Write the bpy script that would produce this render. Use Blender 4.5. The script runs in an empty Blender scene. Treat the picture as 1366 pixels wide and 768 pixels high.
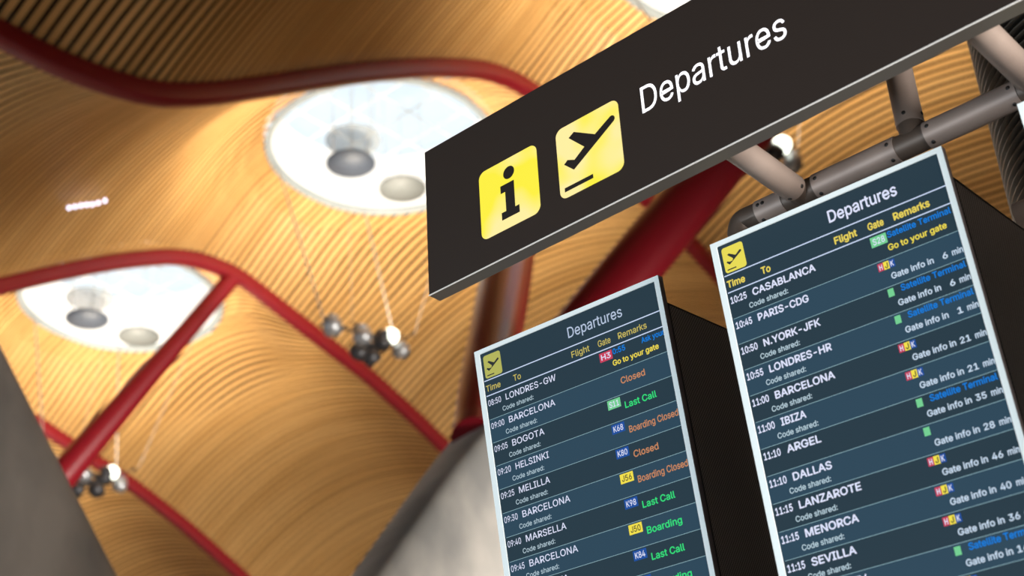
import bpy, bmesh, math, random
from mathutils import Vector, Matrix
random.seed(7)
sc = bpy.context.scene
C = sc.collection
PI = math.pi

# ------------------------------------------------------------------ camera
YAW, PITCH, ROLL, FPX = 0.6911, 0.5173, -0.0619, 2038.9
cy, sy, cp, sp = math.cos(YAW), math.sin(YAW), math.cos(PITCH), math.sin(PITCH)
F = Vector((-sy*cp, cy*cp, sp)); R0 = Vector((cy, sy, 0)); U0 = R0.cross(F)
Rv = math.cos(ROLL)*R0 + math.sin(ROLL)*U0
Uv = -math.sin(ROLL)*R0 + math.cos(ROLL)*U0
CAM = Vector((0, 0, 1.6))
cd = bpy.data.cameras.new('camera'); cam = bpy.data.objects.new('camera', cd); C.objects.link(cam)
m = Matrix((Rv, Uv, -F)).transposed().to_4x4(); m.translation = CAM
cam.matrix_world = m
cd.sensor_width = 36; cd.lens = FPX/1366*36; cd.clip_end = 400
cd.dof.use_dof = True; cd.dof.focus_distance = 3.95; cd.dof.aperture_fstop = 2.8
sc.camera = cam

# ------------------------------------------------------------------ light
world = bpy.data.worlds.new('world'); sc.world = world; world.use_nodes = True
bg = world.node_tree.nodes['Background']
bg.inputs[0].default_value = (0.86, 0.94, 1.0, 1); bg.inputs[1].default_value = 1.15
sc.view_settings.view_transform = 'Standard'; sc.view_settings.look = 'None'
sc.view_settings.exposure = 0.0; sc.view_settings.gamma = 1.0
sc.view_settings.use_curve_mapping = False
UPLIGHT = 3300.0       # watts of each fixture cluster's uplighters
FILL_NEAR = 62.0     # added cool fill behind the camera for bezels and tubes
FACADE_LOW = 1300.0
FACADE_BACK = 500.0   # daylight through the glass facade behind the camera
FACADE_SIDE = 4200.0   # and through the one on the right

S = 1.669              # metres per unit of the roof grid
def W3(x, y, z): return Vector((x*S, y*S, z*S+1.6))
def ray(px, py): return F + (px-683)/FPX*Rv - (py-384)/FPX*Uv
def at_plane(px, py, axis, val):
    v = ray(px, py); k = (val-CAM[axis])/v[axis]
    return CAM + v*k

def facade(name, loc, aim, w, h, e, col, spread=180):  # area light, used for facade daylight and for the added fills
    ld = bpy.data.lights.new(name, 'AREA'); ld.energy = e; ld.color = col
    ld.shape = 'RECTANGLE'; ld.size = w; ld.size_y = h; ld.spread = math.radians(spread)
    lo = bpy.data.objects.new(name, ld); C.objects.link(lo); lo.location = loc
    lo.rotation_euler = Vector(aim).to_track_quat('-Z', 'Y').to_euler()
facade('back_facade_daylight', (-19, -9.2, 9.5), (0.3, 1, -0.1), 22, 9, FACADE_BACK, (0.80, 0.92, 1.0))
facade('low_back_facade_daylight', (-20, -9.2, 4.6), (0.5, 1, 0), 24, 6, FACADE_LOW, (0.74, 0.90, 1.0))
facade('side_facade_daylight', (3.8, 19, 4), (-1, 0, 0.1), 10, 6, FACADE_SIDE, (1.0, 0.93, 0.84), 60)
facade('screen_front_fill', (-3.2, -2.6, 1.3), (2.1, 5.6, 2.2), 3.4, 2.0, FILL_NEAR, (0.84, 0.93, 1.0), 90)  # added fill brightening screen frames and tubes, no fixture stands here
facade('housing_side_fill', (3.6, 2.2, 2.2), (-5, 1.2, 1.0), 2.4, 2.0, 190, (1.0, 0.92, 0.84), 90)  # added fill to lift the dark housing sides

# ------------------------------------------------------------------ materials
def mat(name, col, rough=0.5, metal=0.0, emit=None, es=1.0, coat=0.0, spec=0.5):
    mm = bpy.data.materials.new(name); mm.use_nodes = True
    b = mm.node_tree.nodes['Principled BSDF']
    b.inputs['Base Color'].default_value = (*col, 1); b.inputs['Roughness'].default_value = rough
    b.inputs['Metallic'].default_value = metal; b.inputs['Specular IOR Level'].default_value = spec
    b.inputs['Coat Weight'].default_value = coat; b.inputs['Coat Roughness'].default_value = 0.12
    if emit:
        b.inputs['Emission Color'].default_value = (*emit, 1); b.inputs['Emission Strength'].default_value = es
    return mm
def noisy(mm, c1, c2, scale, detail=4, lo=0.35, hi=0.65, vec=None, bump=0.0):
    nt = mm.node_tree; b = nt.nodes['Principled BSDF']
    tc = nt.nodes.new('ShaderNodeTexCoord'); n = nt.nodes.new('ShaderNodeTexNoise')
    n.inputs['Scale'].default_value = scale; n.inputs['Detail'].default_value = detail
    mp = nt.nodes.new('ShaderNodeMapping')
    if vec: mp.inputs['Scale'].default_value = vec
    nt.links.new(tc.outputs['Object'], mp.inputs[0]); nt.links.new(mp.outputs[0], n.inputs[0])
    r = nt.nodes.new('ShaderNodeValToRGB')
    r.color_ramp.elements[0].position = lo; r.color_ramp.elements[0].color = (*c1, 1)
    r.color_ramp.elements[1].position = hi; r.color_ramp.elements[1].color = (*c2, 1)
    nt.links.new(n.outputs[0], r.inputs[0]); nt.links.new(r.outputs[0], b.inputs['Base Color'])
    if bump:
        bp = nt.nodes.new('ShaderNodeBump'); bp.inputs['Strength'].default_value = bump
        nt.links.new(n.outputs[0], bp.inputs['Height']); nt.links.new(bp.outputs[0], b.inputs['Normal'])
    return mm
def glassy(name, t):
    mm = mat(name, (0.35, 0.38, 0.38), 0.5); nt = mm.node_tree; b = nt.nodes['Principled BSDF']
    x = nt.nodes.new('ShaderNodeMixShader'); x.inputs[0].default_value = t; tr = nt.nodes.new('ShaderNodeBsdfTransparent')
    nt.links.new(b.outputs[0], x.inputs[1]); nt.links.new(tr.outputs[0], x.inputs[2])
    nt.links.new(x.outputs[0], nt.nodes['Material Output'].inputs[0]); return mm
M = {}
M['bamboo'] = noisy(mat('bamboo_lath', (0.6, 0.36, 0.13), 0.45), (0.60, 0.33, 0.105), (0.72, 0.42, 0.15), 1.0, vec=(0.15, 2.2, 0.15))
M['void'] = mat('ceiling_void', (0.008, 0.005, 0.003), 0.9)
M['red'] = mat('red_paint', (0.19, 0.005, 0.012), 0.36, coat=0.12, spec=0.35)
M['concrete'] = noisy(mat('concrete', (0.4, 0.38, 0.35), 0.8), (0.25, 0.25, 0.245), (0.58, 0.55, 0.51), 0.9, 8, 0.36, 0.62, vec=(1, 1, 0.6), bump=0.15)
M['rim'] = mat('skylight_rim', (0.22, 0.25, 0.26), 0.4)
M['white'] = mat('white_lining', (0.78, 0.80, 0.82), 0.5)
M['mull'] = mat('mullion', (0.62, 0.66, 0.68), 0.5)
M['disc'] = mat('perforated_disc', (0.032, 0.042, 0.062), 0.6)
M['disc_low'] = mat('grey_disc', (0.11, 0.12, 0.12), 0.6)
M['disc_pale'] = glassy('frosted_disc', 0.62)
M['floor'] = noisy(mat('stone_floor', (0.6, 0.55, 0.47), 0.35), (0.52, 0.47, 0.40), (0.62, 0.57, 0.49), 0.8)
M['wall'] = mat('interior_wall', (0.20, 0.17, 0.14), 0.7)
M['sign'] = mat('sign_face', (0.034, 0.025, 0.021), 0.40, spec=0.5)
M['sign_case'] = mat('sign_case', (0.115, 0.102, 0.088), 0.45, metal=0.4)
M['sign_lip'] = mat('sign_lip', (0.85, 0.84, 0.82), 0.35)
M['black'] = mat('black_print', (0.018, 0.014, 0.013), 0.5)
M['sign_text'] = mat('lit_lettering', (0.9, 0.9, 0.9), 0.4, emit=(0.98, 0.94, 1.0), es=1.0)
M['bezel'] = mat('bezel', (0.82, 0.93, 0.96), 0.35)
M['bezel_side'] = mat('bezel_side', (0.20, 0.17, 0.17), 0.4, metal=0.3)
M['tube'] = noisy(mat('tube', (0.2, 0.17, 0.15), 0.50, metal=0.25), (0.235, 0.185, 0.16), (0.33, 0.265, 0.23), 6, 6, 0.3, 0.7)
M['joint'] = mat('joint', (0.10, 0.075, 0.06), 0.5, metal=0.3)
M['screw'] = mat('screw_recess', (0.008, 0.007, 0.006), 0.6)
M['fins'] = mat('column_fins', (0.10, 0.09, 0.078), 0.3, metal=0.7)
M['core'] = mat('column_core', (0.006, 0.006, 0.006), 0.6)
M['dark_metal'] = mat('dark_metal', (0.045, 0.045, 0.05), 0.4, metal=0.5)
M['grey_metal'] = mat('grey_metal', (0.34, 0.35, 0.37), 0.35, metal=0.6)
M['cable'] = mat('steel_cable', (0.38, 0.36, 0.33), 0.4)
M['lamp'] = mat('lamp_glass', (0.9, 0.95, 0.85), 0.3, emit=(0.95, 1.0, 0.86), es=3.0)
M['small_lamp'] = mat('small_lamp_glass', (0.9, 0.9, 0.95), 0.3, emit=(0.75, 0.74, 0.95), es=3.2)
# yellow backlit sign pictogram: lamps behind it make it uneven (it gives off light)
def yellow_mat():
    mm = mat('lit_yellow', (0.5, 0.42, 0.05), 0.4, emit=(1, 0.85, 0.1), es=1.0)
    nt = mm.node_tree; b = nt.nodes['Principled BSDF']
    tc = nt.nodes.new('ShaderNodeTexCoord'); n = nt.nodes.new('ShaderNodeTexNoise'); n.inputs['Scale'].default_value = 7
    n.inputs['Detail'].default_value = 1
    r = nt.nodes.new('ShaderNodeValToRGB')
    r.color_ramp.elements[0].position = 0.40; r.color_ramp.elements[0].color = (0.92, 0.82, 0.05, 1)
    r.color_ramp.elements[1].position = 0.60; r.color_ramp.elements[1].color = (0.98, 0.82, 0.36, 1)
    nt.links.new(tc.outputs['Object'], n.inputs[0]); nt.links.new(n.outputs[0], r.inputs[0])
    nt.links.new(r.outputs[0], b.inputs['Emission Color'])
    b.inputs['Base Color'].default_value = (0.1, 0.08, 0.01, 1)
    return mm
M['yellow'] = yellow_mat()
def lin(h):
    f = lambda c: (c/12.92 if c <= 0.04045 else ((c+0.055)/1.055)**2.4)
    return tuple(f(int(h[i:i+2], 16)/255) for i in (0, 2, 4))
def emit_mat(name, h, s=1.0):
    return mat(name, (0.006, 0.006, 0.006), 0.2, emit=lin(h), es=s, spec=0.06)
SC = {'dark': '263a46', 'blue': '2c4759', 'line': '8fb3bd', 'rule': 'c9d8f5', 'white': 'dde2fa', 'soft': 'b9d0dc',
      'yellow': 'f0dc50', 'head': 'e6d05a', 'cyan': '0f7bdc', 'orange': 'c8875f', 'green': '35e07c', 'badge_green': '74cf92',
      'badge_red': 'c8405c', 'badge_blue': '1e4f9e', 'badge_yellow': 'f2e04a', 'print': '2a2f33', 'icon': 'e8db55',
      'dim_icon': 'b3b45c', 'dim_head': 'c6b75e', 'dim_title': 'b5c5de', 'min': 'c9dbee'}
for k, v in SC.items(): M['s_'+k] = emit_mat('screen_'+k, v)

# perforated black steel of the housings
def perf_mat():
    mm = mat('perforated_steel', (0.035, 0.033, 0.032), 0.45, metal=0.3)
    nt = mm.node_tree; b = nt.nodes['Principled BSDF']
    tc = nt.nodes.new('ShaderNodeTexCoord'); mp = nt.nodes.new('ShaderNodeMapping')
    mp.inputs['Rotation'].default_value = (PI/4, 0, 0); mp.inputs['Scale'].default_value = (0, 140, 140)
    v = nt.nodes.new('ShaderNodeTexVoronoi'); v.inputs['Scale'].default_value = 1.0; v.inputs['Randomness'].default_value = 0
    r = nt.nodes.new('ShaderNodeValToRGB')
    r.color_ramp.elements[0].position = 0.30; r.color_ramp.elements[0].color = (0.02, 0.018, 0.016, 1)
    r.color_ramp.elements[1].position = 0.38; r.color_ramp.elements[1].color = (0.33, 0.295, 0.27, 1)
    nt.links.new(tc.outputs['Object'], mp.inputs[0]); nt.links.new(mp.outputs[0], v.inputs['Vector'])
    nt.links.new(v.outputs['Distance'], r.inputs[0]); nt.links.new(r.outputs[0], b.inputs['Base Color'])
    return mm
M['perf'] = perf_mat()

# ------------------------------------------------------------------ helpers
def link(name, me, parent=None):
    o = bpy.data.objects.new(name, me); C.objects.link(o)
    if parent is not None: o.parent = parent
    return o
def thing(name, label, cat, loc=(0, 0, 0), group=None):
    o = bpy.data.objects.new(name, None); C.objects.link(o); o.location = loc; o.empty_display_size = 0.1
    tag(o, label, cat, group); return o
def tag(o, label, cat, group=None):
    o['label'] = label; o['category'] = cat
    if group: o['group'] = group
    return o
def struct(o): o['kind'] = 'structure'; return o
class MB:
    """collects faces into one mesh"""
    def __init__(s): s.v = []; s.f = []; s.mi = []; s.sm = []
    def add(s, vs, fs, mi=0, smooth=False):
        b = len(s.v); s.v += [tuple(v) for v in vs]
        for f in fs: s.f.append([b+i for i in f]); s.mi.append(mi); s.sm.append(smooth)
    def box(s, a, b, mi=0):
        x0, y0, z0 = a; x1, y1, z1 = b
        s.add([(x0, y0, z0), (x1, y0, z0), (x1, y1, z0), (x0, y1, z0), (x0, y0, z1), (x1, y0, z1), (x1, y1, z1), (x0, y1, z1)],
              [(0, 3, 2, 1), (4, 5, 6, 7), (0, 1, 5, 4), (1, 2, 6, 5), (2, 3, 7, 6), (3, 0, 4, 7)], mi)
    def sweep(s, pts, rads, n=16, mi=0, caps=True, ref=None, sq=None):
        """tube through pts; sq=(w,h) gives a rounded box section"""
        pts = [Vector(p) for p in pts]; rings = []
        up = Vector(ref) if ref else None
        for i, p in enumerate(pts):
            t = (pts[min(i+1, len(pts)-1)]-pts[max(i-1, 0)]).normalized()
            if up is None: up = Vector((0, 0, 1)) if abs(t.z) < 0.9 else Vector((1, 0, 0))
            a = t.cross(up).normalized(); b = a.cross(t).normalized()
            if ref is None: up = b
            ring = []
            for k in range(n):
                th = 2*PI*k/n
                if sq:
                    c, d = math.cos(th), math.sin(th); e = 0.35
                    cx = math.copysign(abs(c)**e, c)*sq[0]/2; dz = math.copysign(abs(d)**e, d)*sq[1]/2
                    ring.append(p+a*cx+b*dz)
                else:
                    rr = rads[i] if isinstance(rads, (list, tuple)) else rads
                    ring.append(p+a*math.cos(th)*rr+b*math.sin(th)*rr)
            rings.append(ring)
        vs = [v for r in rings for v in r]; fs = []
        for i in range(len(pts)-1):
            for k in range(n):
                fs.append((i*n+k, i*n+(k+1) % n, (i+1)*n+(k+1) % n, (i+1)*n+k))
        s.add(vs, fs, mi, True)
        if caps:
            s.add(rings[0], [tuple(range(n))[::-1]], mi); s.add(rings[-1], [tuple(range(n))], mi)
    def lathe(s, prof, n=24, c=(0, 0), mi=0):
        vs = []; fs = []
        for r, z in prof:
            for k in range(n): vs.append((c[0]+r*math.cos(2*PI*k/n), c[1]+r*math.sin(2*PI*k/n), z))
        for i in range(len(prof)-1):
            for k in range(n): fs.append((i*n+k, i*n+(k+1) % n, (i+1)*n+(k+1) % n, (i+1)*n+k))
        s.add(vs, fs, mi, True)
    def build(s, name, mats, parent=None):
        me = bpy.data.meshes.new(name); me.from_pydata(s.v, [], s.f)
        if not isinstance(mats, (list, tuple)): mats = [mats]
        for x in mats: me.materials.append(x)
        me.polygons.foreach_set('material_index', s.mi); me.polygons.foreach_set('use_smooth', s.sm)
        me.update()
        bm = bmesh.new(); bm.from_mesh(me); bmesh.ops.recalc_face_normals(bm, faces=bm.faces); bm.to_mesh(me); bm.free()
        return link(name, me, parent)

# lettering: outlines of the characters (advance, then contours as x,y pairs; 1000 = one em)
GLYPHS = {'-':[453,[337,244,337,188,114,188,114,244]],
'.':[188,[95,-4,83,-3,73,1,63,9,55,18,51,29,50,41,51,53,55,64,63,73,73,81,83,85,95,87,107,85,118,81,128,73,135,64,140,53,141,41,140,29,135,18,128,9,118,1,107,-3]],
'0':[453,[227,-7,199,-5,174,1,151,11,130,24,111,41,95,62,80,86,69,113,60,144,53,178,49,214,48,254,49,294,53,330,60,364,69,395,81,422,95,447,112,467,130,484,151,498,174,508,200,514,227,516,254,514,279,508,302,498,323,484,342,467,358,447,372,422,384,395,393,364,400,330,404,294,405,254,404,214,400,178,393,144,384,113,373,86,359,62,342,41,323,24,302,11,279,1,254,-5],[227,50,250,52,271,60,290,74,303,87,313,103,323,122,330,144,336,168,340,194,343,223,344,254,343,285,340,314,336,341,330,365,323,387,313,405,303,422,290,435,271,449,250,457,227,460,203,457,182,449,163,435,151,422,140,405,131,387,123,365,117,341,113,314,110,285,109,254,110,223,113,194,117,168,123,144,131,122,140,103,151,87,163,74,182,60,203,52]],
'1':[453,[76,0,76,55,391,55,391,0],[276,509,276,0,212,0,212,448,209,448,86,358,86,427,198,509]],
'2':[453,[64,0,64,47,234,229,252,248,268,266,282,282,294,298,303,312,311,327,316,341,319,356,320,371,319,389,315,405,308,419,298,431,287,441,273,449,258,455,241,458,224,460,205,458,188,454,172,447,159,438,148,427,139,413,132,398,128,381,127,362,66,362,67,384,71,405,77,424,86,442,102,464,121,482,143,496,162,505,182,511,203,514,225,516,247,514,268,511,288,505,306,497,328,482,346,465,361,445,372,423,379,398,381,372,380,354,377,336,371,318,363,299,351,280,336,259,322,241,306,223,288,202,267,180,153,60,153,57,389,57,389,0]],
'3':[453,[218,-7,195,-6,173,-3,152,2,133,10,108,22,88,38,70,57,57,79,48,104,44,132,109,132,112,115,118,100,126,87,137,76,150,66,165,59,182,54,200,51,219,50,239,51,258,55,275,61,291,69,304,80,315,93,323,108,328,125,329,145,328,163,323,180,316,196,306,211,292,223,275,234,254,241,229,246,201,248,157,248,157,299,288,448,288,452,70,452,70,509,372,509,372,461,211,278,211,289,239,290,264,288,287,284,308,276,327,265,344,253,359,239,371,222,381,205,387,186,392,166,393,145,392,123,387,103,380,84,370,66,358,50,344,36,327,23,309,12,288,4,266,-2,243,-6]],
'4':[453,[40,105,40,158,247,509,311,509,109,166,109,163,413,163,413,105],[282,0,282,121,282,146,282,318,343,318,343,0]],
'5':[453,[221,-7,199,-6,178,-2,159,3,140,11,118,25,99,41,83,60,71,82,63,105,60,130,122,130,125,115,130,102,138,89,148,78,160,68,173,60,188,54,204,51,221,50,241,51,259,56,276,64,291,75,304,89,314,104,322,122,326,141,328,162,326,183,321,203,314,221,303,237,290,251,275,262,257,270,238,275,218,277,201,276,184,273,167,268,152,262,139,255,128,246,67,253,96,509,366,509,366,452,151,452,134,301,136,301,148,311,162,318,178,325,194,330,212,333,229,334,252,332,274,328,294,321,313,311,330,299,345,285,358,269,370,251,379,231,386,210,390,187,391,163,390,139,385,117,379,95,369,76,357,57,343,41,327,27,309,15,289,6,268,-1,245,-5]],
'6':[453,[226,-7,203,-5,182,-1,161,5,142,15,125,26,109,40,96,56,84,74,75,94,69,115,65,138,64,162,65,187,71,212,80,239,89,261,102,285,118,311,137,340,252,509,322,509,151,261,145,261,151,270,157,279,165,288,174,295,184,302,196,307,208,311,221,313,235,314,257,313,278,309,298,303,316,295,337,280,355,262,370,240,378,221,384,201,388,180,389,157,388,134,384,112,377,92,368,73,356,55,343,39,327,26,310,14,291,5,271,-2,249,-6],[226,48,245,50,263,55,279,63,293,73,304,86,314,101,322,119,326,137,327,157,326,178,322,196,314,213,304,228,293,241,279,251,263,259,245,264,226,265,207,264,190,259,174,252,160,241,148,229,138,214,131,197,126,179,125,158,126,138,131,119,138,102,148,86,160,73,174,63,190,55,207,50]],
'7':[453,[97,0,323,448,323,452,62,452,62,509,391,509,391,449,165,0]],
'8':[453,[226,-7,201,-6,178,-2,156,3,136,11,111,25,91,42,74,62,62,84,54,109,52,135,53,156,58,176,65,195,75,212,87,228,101,241,117,252,134,260,153,265,153,267,129,276,109,289,93,308,80,330,73,354,70,380,73,405,79,429,90,450,106,469,124,485,146,498,164,506,184,511,204,514,226,516,248,514,269,511,288,506,306,498,328,485,346,469,361,450,373,429,379,405,382,380,379,354,372,330,359,308,343,289,323,276,300,267,300,265,319,260,335,252,351,241,365,228,377,212,387,195,395,176,399,156,401,135,398,109,391,84,378,62,362,42,341,25,317,11,296,3,275,-2,251,-6],[226,49,248,50,267,54,285,60,300,69,313,79,323,91,331,106,335,121,337,139,335,157,330,173,322,189,312,202,298,213,283,223,265,230,247,234,226,235,206,234,187,230,169,223,154,213,140,202,130,189,122,173,117,157,115,139,117,121,121,106,129,91,139,79,152,69,167,60,185,54,205,50],[226,290,244,291,260,294,274,300,287,308,298,318,307,330,314,344,318,359,319,376,318,392,314,407,308,420,299,432,288,442,275,449,260,455,244,459,226,460,208,459,192,455,177,449,164,442,153,432,145,420,138,407,134,392,133,376,134,359,138,344,145,330,154,318,165,308,178,300,193,294,209,291]],
'9':[453,[226,516,249,514,271,510,291,503,310,494,328,482,343,468,356,452,368,434,377,414,384,393,388,371,389,347,387,322,382,296,373,270,363,248,350,224,334,197,315,168,200,0,130,0,301,248,307,248,302,238,295,229,287,221,278,214,268,207,257,202,245,198,232,195,218,195,195,196,175,199,155,206,137,214,116,229,98,247,83,269,74,287,68,307,65,329,64,352,65,375,69,397,75,417,85,436,96,454,110,469,125,483,143,494,162,504,182,510,203,514],[226,460,207,459,190,454,174,446,160,435,148,423,138,407,131,390,127,372,125,352,127,331,131,313,138,295,148,280,160,268,174,257,190,250,207,245,226,243,245,245,263,249,279,257,293,267,305,280,314,295,322,312,326,330,327,350,326,371,322,390,314,407,305,422,293,435,279,446,263,454,245,459]],
':':[188,[95,-4,83,-3,73,1,63,9,55,18,51,29,50,41,51,53,55,64,63,73,73,81,83,85,95,87,107,85,118,81,128,73,135,64,140,53,141,41,140,29,135,18,128,9,118,1,107,-3],[95,271,83,272,73,277,63,284,55,294,51,304,50,316,51,328,55,339,63,349,73,356,83,360,95,362,107,360,118,356,128,349,135,339,140,328,141,316,140,304,135,294,128,284,118,277,107,272]],
'A':[480,[16,0,201,509,276,509,463,0,395,0,287,302,280,323,272,346,264,372,257,394,250,420,241,447,232,478,245,478,236,447,228,419,220,393,213,371,204,345,197,322,191,302,85,0],[110,142,110,199,370,199,370,142]],
'B':[456,[60,0,60,509,241,509,266,508,289,504,310,499,329,491,350,477,367,461,381,442,390,421,396,398,398,374,397,353,393,336,387,320,378,307,368,295,356,286,343,278,329,272,315,267,315,262,331,260,347,254,363,245,378,234,391,220,402,203,411,184,416,161,418,136,416,111,410,88,400,67,386,48,368,31,344,18,324,10,301,4,275,1,247,0],[125,57,245,57,272,58,296,63,315,70,330,80,344,96,353,115,355,137,354,153,350,169,342,184,333,197,320,209,306,218,289,225,269,229,248,231,125,231],[125,285,238,285,256,287,273,290,288,296,302,304,314,314,323,326,330,340,335,355,336,372,333,393,326,412,313,429,294,442,270,449,240,452,125,452]],
'C':[510,[267,-7,235,-5,205,1,177,11,150,25,126,42,104,63,86,88,70,115,57,146,48,179,42,215,40,254,42,293,48,329,57,362,70,393,86,421,104,445,126,466,150,484,177,498,205,508,235,514,267,516,293,514,317,511,340,504,362,496,383,485,402,471,419,456,435,438,448,418,459,397,467,373,473,348,408,348,404,365,397,380,389,395,380,407,369,418,357,428,344,437,330,444,315,449,300,453,284,455,267,456,245,454,223,450,203,443,184,432,166,419,150,403,137,385,125,364,116,340,109,314,105,285,103,254,105,223,109,194,116,168,125,145,137,123,151,105,166,89,184,76,203,66,223,59,245,54,267,53,284,54,300,56,315,60,330,65,344,72,357,81,369,90,380,102,389,114,397,128,404,144,408,160,473,160,467,135,459,112,448,91,435,71,420,53,402,38,383,24,363,13,341,5,317,-2,293,-6]],
'D':[502,[219,0,96,0,96,57,215,57,244,58,272,63,296,70,318,81,337,94,354,110,368,128,379,149,388,172,394,198,398,226,399,255,398,285,394,312,388,337,379,361,368,381,354,399,338,415,320,428,299,438,275,446,249,450,221,452,93,452,93,509,225,509,261,507,294,501,325,492,353,478,377,461,399,441,418,418,433,391,446,361,455,329,460,293,462,255,460,217,455,181,446,149,433,119,417,92,398,68,376,48,351,31,322,17,291,8,256,2],[125,509,125,0,60,0,60,509]],
'E':[419,[60,0,60,509,372,509,372,452,125,452,125,286,355,286,355,229,125,229,125,57,375,57,375,0]],
'F':[410,[60,0,60,509,369,509,369,452,125,452,125,278,346,278,346,221,125,221,125,0]],
'G':[520,[269,-7,236,-5,205,1,176,11,149,25,125,43,104,64,85,88,69,116,57,146,47,179,42,215,40,254,42,293,47,329,57,362,69,393,85,421,103,445,125,466,149,484,175,498,203,508,233,514,265,516,291,514,316,510,340,504,363,494,384,483,403,469,421,453,436,436,449,416,460,395,468,373,474,349,408,349,402,365,395,379,387,393,378,406,368,417,356,427,344,436,330,443,315,448,300,453,283,455,265,456,243,454,222,450,202,443,183,432,166,419,150,404,137,385,125,364,116,340,109,314,105,285,103,254,105,223,109,194,116,168,125,145,137,124,151,105,166,90,184,76,203,66,224,59,246,54,269,53,296,55,322,61,345,71,365,85,382,102,396,123,404,141,410,160,414,180,415,202,434,199,283,199,283,256,478,256,478,200,476,170,471,141,463,115,451,91,436,69,419,50,399,33,377,19,352,8,326,0,298,-5]],
'H':[517,[60,0,60,509,125,509,125,289,392,289,392,509,457,509,457,0,392,0,392,232,125,232,125,0]],
'I':[300,[31,0,31,57,118,57,118,452,31,452,31,509,269,509,269,452,183,452,183,57,269,57,269,0]],
'J':[396,[185,-7,153,-4,124,3,98,15,75,33,57,55,44,81,36,111,33,145,33,173,98,173,98,145,100,117,108,93,122,74,139,61,160,53,185,50,209,53,230,61,248,74,261,93,269,117,272,145,272,509,336,509,336,145,334,111,326,81,313,55,294,33,271,15,246,3,217,-4]],
'K':[467,[104,145,104,216,116,231,128,246,139,261,151,275,162,289,174,303,187,317,199,331,212,344,364,509,448,509,231,276,228,276],[60,0,60,509,125,509,125,334,124,225,125,193,125,0],[372,0,188,259,228,309,449,0]],
'L':[393,[60,0,60,509,125,509,125,57,361,57,361,0]],
'M':[628,[60,0,60,509,152,509,277,187,287,159,299,123,311,84,322,49,307,49,318,83,330,121,342,158,352,187,476,509,568,509,568,0,504,0,504,291,504,327,505,369,506,413,507,457,513,457,508,441,503,425,498,409,482,363,467,322,456,291,342,0,286,0,170,291,159,321,145,361,129,408,112,457,119,457,120,416,121,372,122,328,122,291,122,0]],
'N':[523,[60,0,60,509,136,509,343,183,349,174,355,163,363,151,371,137,379,122,388,107,396,90,405,73,414,55,405,54,403,72,402,90,401,108,400,126,399,142,399,157,399,195,399,509,463,509,463,0,387,0,202,290,177,331,168,346,159,363,148,381,108,452,119,454,122,384,124,328,125,291,125,0]],
'O':[533,[267,-7,235,-5,205,1,177,11,150,25,126,42,105,63,86,88,70,115,57,146,48,179,42,215,40,254,42,293,48,329,57,362,70,393,86,421,105,445,126,466,150,484,177,498,205,508,235,514,267,516,299,514,329,508,357,498,384,484,408,466,429,445,448,421,464,393,477,362,486,329,491,293,493,254,491,215,486,179,477,146,464,115,448,88,429,63,408,42,384,25,357,11,329,1,299,-5],[267,53,289,54,310,59,330,66,349,76,367,89,383,105,396,123,408,144,418,168,425,194,429,223,430,254,429,286,425,314,418,341,408,365,396,386,383,404,367,420,349,433,330,443,310,450,289,454,267,456,245,454,223,450,203,443,184,433,167,420,151,404,137,385,125,364,116,340,109,314,105,285,103,254,105,223,109,194,116,168,125,144,137,123,151,105,167,89,184,76,203,66,223,59,245,54]],
'P':[445,[60,0,60,509,235,509,263,507,289,503,312,497,332,487,350,476,366,462,379,447,390,430,398,411,404,391,407,370,409,348,407,325,404,304,398,284,390,265,379,248,366,233,350,219,332,207,312,198,289,191,263,187,235,186,109,186,109,242,233,242,257,244,279,248,297,256,312,266,324,279,333,294,339,310,343,328,344,348,343,367,339,385,333,402,324,416,312,428,297,439,279,446,257,451,232,452,125,452,125,0]],
'R':[449,[60,0,60,509,236,509,264,507,290,504,313,497,333,489,356,473,376,455,390,433,399,415,405,395,408,374,409,352,408,330,405,309,399,290,390,271,376,250,356,232,333,217,312,209,289,203,264,199,236,198,96,198,96,255,234,255,258,256,280,260,298,267,313,276,325,287,334,300,340,316,344,333,345,352,344,371,340,389,334,405,325,419,313,430,298,440,279,446,258,451,233,452,125,452,125,0],[353,0,230,229,303,229,428,0]],
'S':[447,[224,-9,197,-8,172,-4,149,1,128,9,108,19,91,31,76,45,64,60,54,77,46,96,41,115,38,137,104,137,108,118,114,102,123,88,136,76,150,66,166,59,185,53,204,50,224,49,246,50,267,54,286,60,303,69,317,79,329,92,338,106,344,122,346,139,344,154,340,168,332,179,322,189,310,197,296,205,280,211,263,217,245,222,184,239,154,249,128,260,105,274,86,289,71,307,60,326,54,348,52,372,54,400,62,425,75,448,87,463,102,476,119,488,138,498,158,506,180,511,203,514,227,516,252,514,275,511,296,505,316,498,340,484,360,468,377,449,390,427,398,403,401,378,337,378,332,402,320,421,302,437,286,447,267,453,247,457,225,459,204,457,185,454,167,448,152,440,139,430,129,418,121,405,117,391,115,376,117,359,122,345,131,334,142,324,155,315,169,308,184,302,198,297,212,293,264,279,279,275,295,270,312,264,328,256,344,248,359,238,372,226,384,213,395,198,402,180,407,161,408,139,406,112,399,87,386,64,374,48,360,34,343,21,323,11,302,2,278,-4,252,-8]],
'T':[449,[32,452,32,509,417,509,417,452,257,452,257,0,193,0,193,452]],
'V':[480,[204,0,16,509,84,509,192,206,199,187,207,164,215,137,222,115,230,89,239,61,248,31,235,31,244,62,252,90,260,115,267,138,276,165,283,187,290,206,395,509,463,509,278,0]],
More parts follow.
